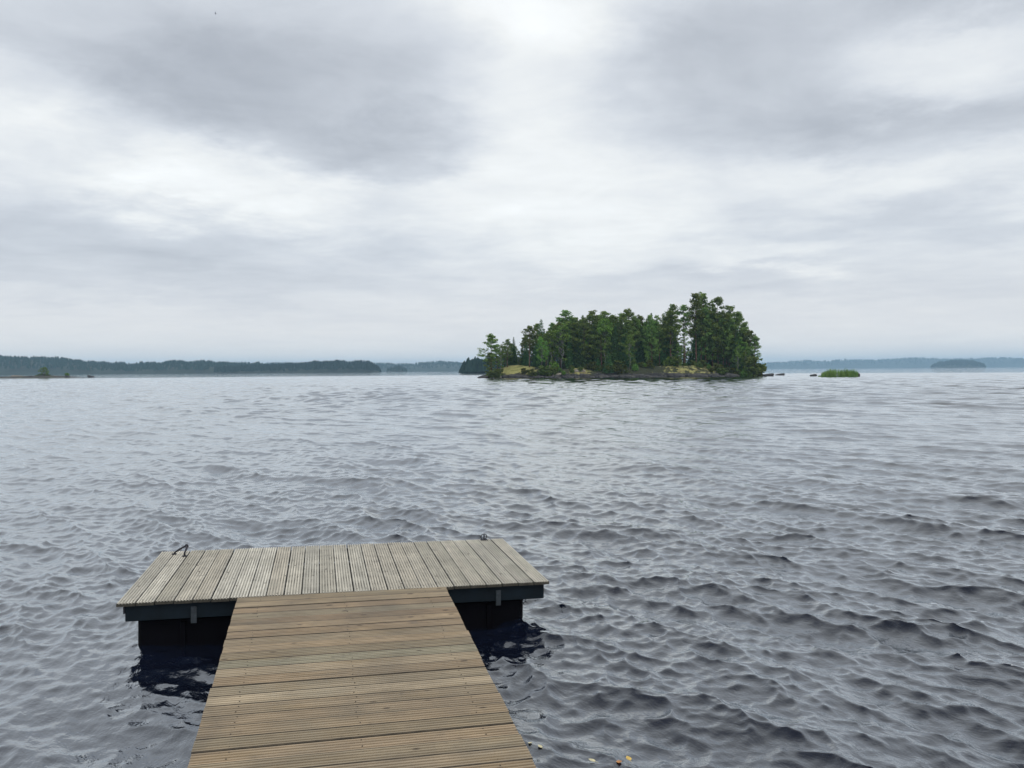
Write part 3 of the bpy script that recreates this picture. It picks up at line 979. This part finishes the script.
G_SKY = 'trees on the wooded island'
SKYLINE = [  # kind, bearing px, top px, distance, label, variant, width factor
    ('pine', 492, 335.5, 201, 'layered open pine standing on the leftmost tip of the island', 1, 1.35),
    ('birch', 501, 344, 203, 'reddish green small tree just right of the pine on the island tip', 2, 0.9),
    ('pine', 507.5, 340, 206, 'round headed pine above the left end of the yellow grass slope', 1, 1.2),
    ('spruce', 514, 337, 209, 'short thin pointed spruce between two pines above the yellow slope', 2, 1.0),
    ('full', 519, 351, 208, 'low dark pine filling the gap behind the yellow grass slope', 0, 1.1),
    ('full', 490, 353, 200.5, 'low dense pine below the layered pine at the very left tip', 0, 1.3),
    ('full', 497.5, 345, 206, 'low full pine behind the layered pine on the left tip', 1, 1.2),
    ('full', 504.5, 346, 209, 'low full pine behind the reddish green small tree near the left tip', 0, 1.2),
    ('full', 511.5, 344, 211, 'dark full pine filling in left of the short thin pointed spruce', 1, 1.2),
    ('full', 524.5, 339, 210, 'dark full pine just left of the pine with the bare lower trunk', 0, 1.1),
    ('pine', 529.5, 327.5, 203, 'dark pine with a bare lower trunk at the right end of the yellow slope', 2, 1.25),
    ('spruce', 541.5, 319.5, 210, 'sharply pointed spruce rising behind the pale green birch, left part of island', 1, 1.15),
    ('birch', 542, 337, 200, 'pale green birch in front of the sharply pointed spruce', 0, 1.1),
    ('pine', 553, 324, 208, 'pine in the dip between the pointed spruce and the thin tufted pine', 3, 1.0),
    ('birch', 562, 323.5, 203, 'broad bright green birch under the thin tufted pine', 2, 1.25),
    ('slim', 565, 311.5, 209, 'thin pine with an open tuft rising above the broad birch', 0, 1.8),
    ('pine', 575, 318.5, 207, 'pine leaning over the saddle left of the spire topped spruce', 0, 1.1),
    ('spruce', 583.3, 315, 211, 'needle thin spire of a spruce in a skyline dip, island middle left', 2, 0.8),
    ('pine', 592, 312.5, 206, 'broad pine just right of the spire topped spruce', 1, 1.15),
    ('pine', 604.5, 312.5, 208, 'round headed pine, highest over the dark young spruce on the shore', 3, 1.25),
    ('full', 613, 316.5, 204, 'full crowned pine on the right shoulder of the round headed pine', 1, 1.1),
    ('pine', 622.5, 314.5, 209, 'pine left of the tall square topped pine at the island middle', 0, 1.0),
    ('pine', 627.5, 311, 204, 'tall square topped pine above the pale trunked birch', 2, 0.95),
    ('birch', 629.5, 334, 198.5, 'birch with a pale trunk standing at the front of the island middle', 1, 0.8),
    ('pine', 641, 317, 208, 'lower notched pine right of the square topped pine', 1, 1.05),
    ('spruce', 651.5, 313, 207, 'spruce with a pointed top, left one of the two before the slim pines', 0, 1.0),
    ('slim', 657, 316.5, 211, 'very thin pine squeezed between the two pointed treetops', 1, 1.0),
    ('spruce', 663.8, 313, 205, 'bright green pointed spruce, right one of the two before the slim pines', 0, 0.95),
    ('slim', 672.5, 305.5, 209, 'slim pine with a small tuft left of the open sky gap', 0, 1.35),
    ('spruce', 673.5, 321, 204, 'narrow spruce under the slim tufted pine by the sky gap', 2, 1.0),
    ('slim', 684.3, 306, 206, 'slender pine standing alone in the open sky gap', 0, 1.2),
    ('slim', 685, 331, 203, 'short thin pine with brown twigs below the slender lone pine', 1, 1.1),
    ('pine', 696.4, 295, 206, 'tallest pine with layered branches right of the sky gap', 3, 0.95),
    ('pine', 703.5, 295, 209, 'tallest pine of the right hand pair sharing one crown', 1, 0.9),
    ('full', 718.5, 299, 206, 'tall broad pine with a wide crown on the right of the island', 1, 0.85),
    ('slim', 730, 307.5, 210, 'sparse see through pine on the right slope of the skyline', 1, 1.5),
    ('pine', 738, 313, 205, 'dark pine stepping down the right slope of the skyline', 0, 1.0),
    ('full', 744.5, 323.5, 207, 'full pine lower down the right slope of the skyline', 0, 0.95),
    ('pine', 750.5, 332, 203, 'small pine second from the right end of the island', 2, 1.0),
    ('full', 681, 346, 211, 'low pine closing the foot of the open sky gap on its left side', 0, 1.1),
    ('full', 688, 349, 213, 'lowest pine standing at the foot of the open sky gap', 1, 1.1),
    ('full', 693.5, 344, 212, 'low pine closing the foot of the open sky gap on its right side', 0, 1.0),
    ('spruce', 684, 353, 207, 'very small spruce at the foot of the slender lone pine', 1, 1.7),
    ('spruce', 690.5, 351, 208, 'very small spruce between the slender lone pine and the tallest pine', 0, 1.7),
    ('leaning', 752.5, 337, 201.5, 'low bushy pine leaning out over the water at the right end', 0, 1.0),
]
for (k, px, top, d, lab, idx, wd) in SKYLINE:
    tree_px(k, px, top, d, lab, G_SKY, idx, wd, 0.0 if k == 'leaning' else None)

# dark young spruce and others standing right on the near shore
FRONT = [
    ('spruce', 608.5, 351, 197.8, 'dense dark young spruce on the near shore at the island middle', 1, 1.6),
    ('spruce', 598, 358, 198.5, 'low bluish spruce on the shore left of the dense young spruce', 1, 1.5),
    ('spruce', 621, 356, 199, 'small spruce on the shore right of the dense young spruce', 0, 1.3),
    ('birch', 552, 357, 199, 'thin pale stemmed sapling beside the reddish boulder', 2, 0.7),
    ('birch', 647, 352, 199.5, 'sapling with grey green leaves left of the right grass patch', 1, 0.8),
    ('spruce', 674.5, 361, 198.5, 'little dark spruce standing in the right grass patch', 2, 1.6),
    ('birch', 738, 345, 199.5, 'light trunked birch with gaps near the right end of the island', 2, 0.8),
    ('birch', 746, 350, 199, 'yellow green birch at the right end above the shore rocks', 0, 0.9),
]
for (k, px, top, d, lab, idx, wd) in FRONT:
    tree_px(k, px, top, d, lab, G_SKY, idx, wd)

# the crowd of trees under the skyline
env_x = [s[1] for s in SKYLINE if s[0] != 'birch']; env_y = [s[2] for s in SKYLINE if s[0] != 'birch']
order = np.argsort(env_x); env_x = np.array(env_x)[order]; env_y = np.array(env_y)[order]
rg = random.Random(99)
zones = [(498, 545, 'left', 18), (545, 600, 'middle left', 38), (600, 650, 'middle', 38), (650, 681, 'middle right', 20), (697, 754, 'right', 36)]
for (a, b, zn, cnt) in zones:
    for i in range(cnt):
        px = a + (b - a) * (i + rg.uniform(0.1, 0.9)) / cnt
        d = rg.uniform(201.5, 216)
        if a == 498: d = rg.uniform(206, 216)
        if a == 697 and px < 735 and d < 204: d += 3
        top = float(np.interp(px, env_x, env_y)) + rg.uniform(2, 17)
        if a == 697: top += 8
        kind = rg.choice(['pine', 'full', 'spruce', 'spruce', 'full', 'birch'])
        cat = KIND[kind][1]
        tree_px(kind, px, min(top, 362), d, 'shorter %s crowded below the skyline treetops, %s part of the island' % (cat, zn),
                '%s trees crowded under the skyline, %s' % (cat, zn), None, rg.uniform(0.85, 1.2))

# undergrowth along the shore
for i in range(64):
    px = 488 + 268 * (i + rg.uniform(0, 1)) / 64
    on_grass = 499 < px < 531 or 655 < px < 736
    d = rg.uniform(196.8, 199.5)
    if on_grass:
        if rg.random() < (0.9 if px < 600 else 0.1): continue
        d = rg.uniform(198, 202)
    zone = 'left' if px < 560 else ('middle' if px < 650 else 'right')
    plant('shrub', ground_at(px, d), rg.uniform(0.7, 2.1), 'low green shrub growing along the %s shore of the island' % zone,
          'shrubs on the island shore, %s' % zone, None, rg.uniform(0.9, 1.5), sink=0.05)
tree_px('shrub', 754.5, 358.5, 198.5, 'yellowish rounded shrub under the leaning pine at the right end', None, 0, 1.3)
tree_px('shrub', 754.5, 366, 199.2, 'olive shrub beside the yellowish rounded one at the right end', None, 1, 1.2)

# shore rocks
for i in range(60):
    px = 483 + 275 * (i + rg.uniform(0, 1)) / 60
    x = ix(px, 197)
    ys = np.linspace(190, 206, 120)
    hz = island_height(np.full_like(ys, x), ys)
    y = float(ys[np.argmax(hz > 0.0)]) + rg.uniform(-1.1, 0.6)
    s = rg.uniform(0.6, 1.45)
    zone = 'left' if px < 560 else ('middle' if px < 650 else 'right')
    rock((ix(px, y), y, rg.uniform(-0.05, 0.25)), (s * rg.uniform(0.9, 1.7), s, s * rg.uniform(0.5, 0.85)),
         'dark shore rock at the waterline along the %s front of the island' % zone, 'dark rocks along the island shore, %s' % zone)
p = ground_at(498, 198.4); rock(p + np.array([0, 0, 0.25]), (0.95, 0.7, 0.6), 'pale boulder at the left edge of the yellow grass slope', pale=True, name='boulder')
p = ground_at(553, 199.5); rock(p + np.array([0, 0, 0.6]), (1.1, 0.8, 1.3), 'reddish boulder among the trees right of the yellow slope', pale=True, name='boulder')
p = ground_at(580, 198.0); rock(p + np.array([0, 0, 0.1]), (1.5, 0.8, 0.5), 'pale flat rock slab among the middle shore shrubs', pale=True, name='boulder')
p = ground_at(557, 197.0); rock(p + np.array([0, 0, 0.1]), (1.2, 0.8, 0.5), 'pale flat rock at the waterline below the reddish boulder', pale=True, name='boulder')
q = at_z(762, 376.2); rock((q[0], 199.0, 0.2), (1.5, 1.0, 0.75), 'dark rock at the right tip of the island')
rock((ix(766.5, 199), 199, 0.05), (0.9, 0.7, 0.45), 'low dark rock outermost on the right tip of the island')
rock((ix(757.5, 198.5), 198.5, 0.3), (1.4, 1.0, 0.9), 'hump of dark rock under the olive shrub at the right tip')
rock((ix(484, 197.5), 197.5, 0.15), (1.5, 1.0, 0.6), 'dark rock at the very left tip of the island')
rock((ix(780, 222), 222, 0.12), (1.45, 0.9, 0.55), 'single dark rock in open water right of the island')

# ------------------------------------------------------------------ reed islet
def build_reeds():
    rgn = np.random.default_rng(8)
    V = []
    def patch(pa, pb, n, hmax, d0, d1):
        for _ in range(n):
            px = rgn.uniform(pa, pb); d = rgn.uniform(d0, d1)
            if vnoise(np.array([px / 3.0]), np.array([d / 1.5]), 9)[0] < rgn.uniform(0.15, 0.6): continue
            e = min(1, (px - pa) / (0.15 * (pb - pa)), (pb - px) / (0.12 * (pb - pa)))
            h = hmax * rgn.uniform(0.5, 1.0) * (0.75 + 0.25 * e) * (0.40 + 1.0 * vnoise(np.array([px / 5.0]), np.array([d / 2.0]), 4)[0])
            x = ix(px, d); az = rgn.uniform(0, math.pi); w = rgn.uniform(0.015, 0.035)
            lx, ly = rgn.normal(0, 0.14, 2) * h
            a = np.array([math.cos(az) * w, math.sin(az) * w, 0])
            b0 = np.array([x, d, -0.15]); b1 = np.array([x + lx * 0.4, d + ly * 0.4, h * 0.6]); b2 = np.array([x + lx, d + ly, h])
            V.append([b0 - a, b0 + a, b1 + a, b1 - a]); V.append([b1 - a, b1 + a, b2 + a * 0.2, b2 - a * 0.2])
    patch(822, 858, 4200, 1.5, 178, 183)
    patch(818, 826, 160, 0.8, 179, 182)
    o = link('reed_bed', quad_mesh('reed_bed', np.array(V), M_REED))
    tag(o, 'bright green reeds growing in open water right of the island', 'reeds', kind='stuff')


build_reeds()
rock((ix(813.5, 190), 190, 0.22), (0.85, 0.6, 0.5), 'small grey rock in the water left of the reeds')
rock((ix(857, 181), 181, 0.25), (0.7, 0.6, 0.65), 'grey rock at the right end of the reeds')

# ------------------------------------------------------------------ skerry on the left
SK = 344.0
def build_skerry():
    mt, nt, out = material('skerry_ground')
    tc = nt.n('ShaderNodeTexCoord')
    n = nt.noise(tc.outputs['Object'], 0.35, 5, 0.6)
    principled(nt, out, nt.ramp(n, [(0.35, (0.03, 0.03, 0.03)), (0.5, (0.06, 0.055, 0.05)), (0.62, (0.05, 0.06, 0.03)), (0.75, (0.13, 0.10, 0.10))]), 0.9)
    xa, xb = ix(-90, SK), ix(82, SK)
    X, Y = np.meshgrid(np.linspace(xa, xb, 160), np.linspace(SK - 1, SK + 10, 26))
    u = (X - xa) / (xb - xa); v = (Y - SK - 4.2) / 5.0
    Z = (0.85 + 0.5 * fbm(X / 5.0, Y / 3.0 + 70, 6, 4)) * (1 - np.abs(v) ** 2.2) * np.clip(6 * u * (1 - u), 0.0, 1) ** 0.6 - 0.25
    Z = Z * np.interp(u, [0, 0.55, 0.78, 0.9, 1.0], [0.8, 0.75, 1.15, 0.9, 0.35])
    o = link('skerry', grid_mesh('skerry', np.stack([X, Y, Z], -1), mt))
    tag(o, 'long low rocky skerry just above the water on the left', 'skerry', kind='structure')


build_skerry()
sx = lambda px: ix(px, SK + 4)
plant('round', (sx(44), SK + 4, 0.4), 4.1, 'small round topped tree alone on the low left skerry', None, 0, 1.25)
plant('shrub', (sx(39.5), SK + 3.5, 0.5), 1.1, 'low bush left of the small lone tree on the skerry', None, 0, 1.6)
plant('shrub', (sx(48), SK + 3.6, 0.5), 1.2, 'low bush right of the small lone tree on the skerry', None, 1, 1.7)
plant('shrub', (sx(67.5), SK + 3.5, 0.5), 1.4, 'dark low bush toward the right end of the skerry', None, 2, 1.3)
rock((sx(92), SK + 3, 0.25), (1.5, 1.0, 0.8), 'single rock in the water off the right end of the skerry')
rock((sx(34), SK + 1.5, 0.45), (0.9, 0.7, 0.6), 'dark rock on the skerry left of the small tree')
rock((sx(18), SK + 3.5, 0.65), (2.6, 1.2, 0.55), 'broad pinkish rock on the left part of the skerry', pale=True)
rock((sx(70.5), SK + 2.0, 0.4), (1.2, 0.8, 0.6), 'dark rock beside the bush at the right end of the skerry')

# ------------------------------------------------------------------ far shores
M_HILL = plain('far_forest_floor', (0.022, 0.034, 0.022), 0.95, var=0.35, scale=0.02)
M_FAR = leaf_material('far_conifers', (0.008, 0.024, 0.020), (0.022, 0.044, 0.028), 0.03, 0.1)


def far_shore(name, prof, dist, depth, tree_h, n_trees, label, seed, flabel=None):
    """ridge whose crest line follows bearings/heights, with a forest mass on it"""
    rgn = np.random.default_rng(seed)
    pxs = np.array([p[0] for p in prof], float)
    crest = np.array([at_y(p[0], p[1], dist + depth * 0.5)[2] for p in prof])
    hill_c = np.maximum(crest - tree_h * 0.85, 0.3)
    cols = np.linspace(pxs[0], pxs[-1], 260); rows = np.linspace(0, 1, 14)
    C, R = np.meshgrid(cols, rows)
    Yv = dist + depth * R
    Xv = (C - 512) / F_PX * Yv
    endf = np.clip((C - pxs[0]) / (0.03 * (pxs[-1] - pxs[0])), 0, 1) * np.clip((pxs[-1] - C) / (0.03 * (pxs[-1] - pxs[0])), 0, 1)
    def hz(c, r):
        base = np.interp(c, pxs, hill_c)
        return base * np.sin(np.pi * np.clip(0.06 + r * 0.88, 0, 1)) ** 0.8
    Z = hz(C, R) * (0.35 + 0.65 * endf) - 1.2 * (R < 0.001) - 1.2 * (R > 0.999)
    Z[0] = -0.5; Z[-1] = -0.5
    o = link(name, grid_mesh(name, np.stack([Xv, Yv, Z], -1), M_HILL))
    tag(o, label, 'hill', kind='structure')
    if not n_trees: return
    c = rgn.uniform(pxs[0], pxs[-1], n_trees); r = rgn.uniform(0.02, 0.98, n_trees)
    y = dist + depth * r; x = (c - 512) / F_PX * y
    z = hz(c, r) - 0.5
    room = np.interp(c, pxs, crest) + 2.0
    h = np.minimum(tree_h * rgn.uniform(0.6, 1.05, n_trees) * (0.72 + 0.5 * vnoise(c / 7.0, r * 3.0, seed)), np.maximum(room, 1.5))
    Q = []
    for i in range(n_trees):
        w = h[i] * rgn.uniform(0.26, 0.46)
        k = 7
        a0 = rgn.uniform(0, 6.28)
        for lv in range(3):   # three stacked ragged skirts
            z0, z1 = z[i] + h[i] * (0.05, 0.33, 0.6)[lv], z[i] + h[i] * (0.55, 0.80, 1.0)[lv]
            ww = w * (1.0, 0.75, 0.45)[lv]
            t0 = ww * 0.25 if lv < 2 else 0.02 * h[i]
            for j in range(k):
                b0, b1 = a0 + 6.283 * j / k, a0 + 6.283 * (j + 1) / k
                r0, r1 = ww * rgn.uniform(0.7, 1.15), ww * rgn.uniform(0.7, 1.15)
                Q.append([(x[i] + r0 * math.cos(b0), y[i] + r0 * math.sin(b0), z0 - rgn.uniform(0, 0.05) * h[i]), (x[i] + r1 * math.cos(b1), y[i] + r1 * math.sin(b1), z0),
                          (x[i] + t0 * math.cos(b1), y[i] + t0 * math.sin(b1), z1), (x[i] + t0 * math.cos(b0), y[i] + t0 * math.sin(b0), z1)])
    f = link('forest', quad_mesh('forest', np.array(Q), M_FAR))
    tag(f, flabel, 'forest', kind='stuff')


far_shore('hill', [(-260, 352), (-120, 354), (0, 355), (25, 355.2), (50, 356), (82, 359), (108, 361), (135, 362.5), (155, 361.3), (170, 360), (190, 360), (225, 361), (255, 362.3), (300, 364.5), (335, 367)],
          1500, 260, 9, 5200, 'long blue green wooded ridge along the left far shore', 1, 'far forest covering the long left ridge')
far_shore('hill', [(215, 366.5), (250, 364.2), (285, 363.0), (308, 361.7), (316, 360.2), (349, 360), (362, 360.3), (370, 361.3), (376, 364), (380, 369)],
          1420, 150, 9, 1900, 'darker wooded headland left of centre on the far shore', 2, 'dark far forest on the headland left of centre')
far_shore('hill', [(200, 366), (240, 363.5), (278, 362), (298, 361.8), (340, 362.5), (378, 362.5), (387, 362), (405, 363.2), (423, 362), (440, 360.2), (456, 361), (466, 362.3), (500, 363), (560, 364), (620, 366)],
          2700, 400, 10, 3000, 'faint blue ridge farther off behind the headland', 3, 'hazy blue forest on the farther ridge left of the island')
far_shore('islet', [(387, 369), (390, 366.5), (396, 365), (402, 366), (407, 370)], 1900, 60, 10, 90, 'tiny hazy islet before the faint blue ridge', 4, 'small clump of far trees on the tiny hazy islet')
far_shore('headland', [(461.5, 368), (464.5, 362), (469, 359.5), (476, 358.6), (483, 357.8), (500, 357), (540, 356.5), (575, 357), (600, 364)], 640, 60, 10, 900,
          'dark green headland showing behind the left tip of the island', 5, 'dark forest on the headland behind the island tip')
far_shore('hill', [(640, 364), (700, 362.5), (761, 362), (785, 361), (806, 359.2), (821, 360.4), (842, 358.7), (869, 358.8), (892, 358), (913, 356.5), (929, 357.2), (952, 358), (975, 357.2), (997, 356.5), (1020, 357), (1090, 356), (1180, 354), (1300, 357)],
          5600, 600, 15, 3200, 'pale blue ridge along the right horizon', 6, 'pale blue hazy forest on the right horizon ridge')
far_shore('islet', [(931, 366), (935, 363.5), (940, 361.3), (952, 359.6), (965, 359.6), (977, 361), (983, 363), (986, 366.5)], 3300, 220, 14, 700,
          'darker blue wooded island before the pale right ridge', 7, 'blue forest on the darker island before the right ridge')

# ------------------------------------------------------------------ floating leaves and the bird
def leaf_mesh(seed, mat):
    rgn = np.random.default_rng(seed)
    mb = MB()
    out = [(0.0, -0.55), (0.28, -0.40), (0.42, -0.12), (0.36, 0.16), (0.20, 0.38), (0.0, 0.58), (-0.20, 0.38), (-0.36, 0.16), (-0.42, -0.12), (-0.28, -0.40)]
    n = len(out)
    V = []
    for z in (0.0, 0.03):
        V += [(x, y, z + 0.12 * abs(x) + 0.05 * y * y) for x, y in out] + [(0, -0.1, z)]
    fs = []
    c = n
    for i in range(n):
        j = (i + 1) % n
        fs.append((n + 1 + i, n + 1 + j, n + 1 + c)); fs.append((j, i, c)); fs.append((i, j, n + 1 + j, n + 1 + i))
    mb.add(V, fs)
    mb.tube([(0, -0.5, 0.02), (0.03, -0.75, 0.02), (0.08, -0.95, 0.05)], [0.03, 0.025, 0.02], 5)
    return mb.mesh('leaf', mat, False)


M_YLEAF = plain('yellow_leaf', (0.62, 0.42, 0.10), 0.5, var=0.3, scale=3)
M_PLEAF = plain('pale_leaf', (0.62, 0.56, 0.34), 0.5, var=0.25, scale=3)
M_OLEAF = plain('orange_leaf', (0.50, 0.21, 0.05), 0.5, var=0.3, scale=3)
LEAVES = [(530, 742.5, 0.035, M_PLEAF, 'small pale yellow leaf afloat close to the walkway edge'),
          (540, 746, 0.040, M_PLEAF, 'whitish leaf afloat just right of the one by the walkway'),
          (592, 760, 0.050, M_PLEAF, 'pale tan leaf afloat left of the orange leaf'),
          (619, 761.5, 0.050, M_OLEAF, 'orange leaf floating on the dark water'),
          (628.5, 758, 0.050, M_YLEAF, 'bright yellow leaf floating right of the orange leaf')]
for (px, py, s, mt, lab) in LEAVES:
    q = at_z(px, py, 0.02)
    dx, dy, dz = wave_offsets(np.array([q[0]]), np.array([q[1]]), np.array([0.02]))
    q2 = at_z(px, py, float(dz[0]) + 0.012)
    o = link('leaf', leaf_mesh(int(px), mt))
    o.location = (q2[0], q2[1], float(dz[0]) + 0.010)
    s *= 0.7; o.scale = (s, s, s); o.rotation_euler = (0.15, 0.1, px * 1.7)
    tag(o, lab, 'leaf', 'leaves floating by the walkway')


def build_bird():
    mt = plain('gull_feathers', (0.40, 0.41, 0.44), 0.8)
    mb = MB()
    # one continuous body: spindle with head and fanned tail, then swept wings grown out of its sides
    st = [(-0.24, 0.004), (-0.20, 0.022), (-0.10, 0.052), (0.0, 0.064), (0.09, 0.055), (0.15, 0.034), (0.18, 0.032), (0.215, 0.024), (0.235, 0.009), (0.262, 0.002)]
    mb.tube([(0, y, 0.01 * math.sin(y * 8)) for y, r in st], [r for y, r in st], 10)
    for s in (-1, 1):
        P = []
        for x, y, ch, z in ((0.03, 0.02, 0.15, 0.0), (0.20, 0.06, 0.14, 0.07), (0.34, 0.04, 0.115, 0.09), (0.52, -0.03, 0.07, 0.07), (0.66, -0.11, 0.02, 0.045)):
            P.append([(s * x, y + ch * 0.45, z), (s * x, y + ch * 0.1, z + 0.014), (s * x, y - ch * 0.55, z), (s * x, y + ch * 0.1, z - 0.008)])
        V = [p for q in P for p in q]
        fs = [(i * 4 + j, i * 4 + (j + 1) % 4, i * 4 + 4 + (j + 1) % 4, i * 4 + 4 + j) for i in range(4) for j in range(4)] + [(0, 1, 2, 3), (16, 17, 18, 19)]
        mb.add(V, fs)
    mb.add([(-0.02, -0.18, 0), (0.02, -0.18, 0), (0.06, -0.33, 0), (-0.06, -0.33, 0), (-0.02, -0.18, 0.008), (0.02, -0.18, 0.008), (0.06, -0.33, 0.004), (-0.06, -0.33, 0.004)],
           [(0, 1, 2, 3), (7, 6, 5, 4), (0, 1, 5, 4), (1, 2, 6, 5), (2, 3, 7, 6), (3, 0, 4, 7)])
    o = mb.build('bird', mt)
    q = at_y(215.5, 13.5, 200)
    o.location = q; o.rotation_euler = (0.1, 0.25, 1.9)
    tag(o, 'tiny grey bird gliding high in the cloudy sky', 'bird')


build_bird()

# ------------------------------------------------------------------ haze over the lake
def build_haze():
    mt, nt, out = material('haze')
    pv = nt.n('ShaderNodeVolumePrincipled')
    pv.inputs['Color'].default_value = (*HAZE_COL, 1)
    pv.inputs['Density'].default_value = HAZE_D
    pv.inputs['Anisotropy'].default_value = 0.0
    nt.l(pv.outputs[0], out.inputs['Volume'])
    mb = MB(); mb.box(-9500, 9500, -9500, 9500, -3.0, 104.0)
    o = mb.build('haze', mt)
    tag(o, 'thin blue haze hanging over the lake', 'haze', kind='stuff')


HAZE_COL = (0.51, 0.775, 1.0)
HAZE_D = 0.000165
build_haze()

# ------------------------------------------------------------------ render settings
scene.render.engine = 'CYCLES'
scene.cycles.max_bounces = 6
scene.cycles.diffuse_bounces = 3
scene.cycles.glossy_bounces = 3
scene.cycles.volume_bounces = 1
scene.cycles.sample_clamp_direct = 4.0
scene.cycles.sample_clamp_indirect = 1.0
scene.cycles.use_denoising = True
vs = scene.view_settings
vs.view_transform = 'Standard'; vs.look = 'None'; vs.exposure = 0.0; vs.gamma = 1.0
vs.use_curve_mapping = False
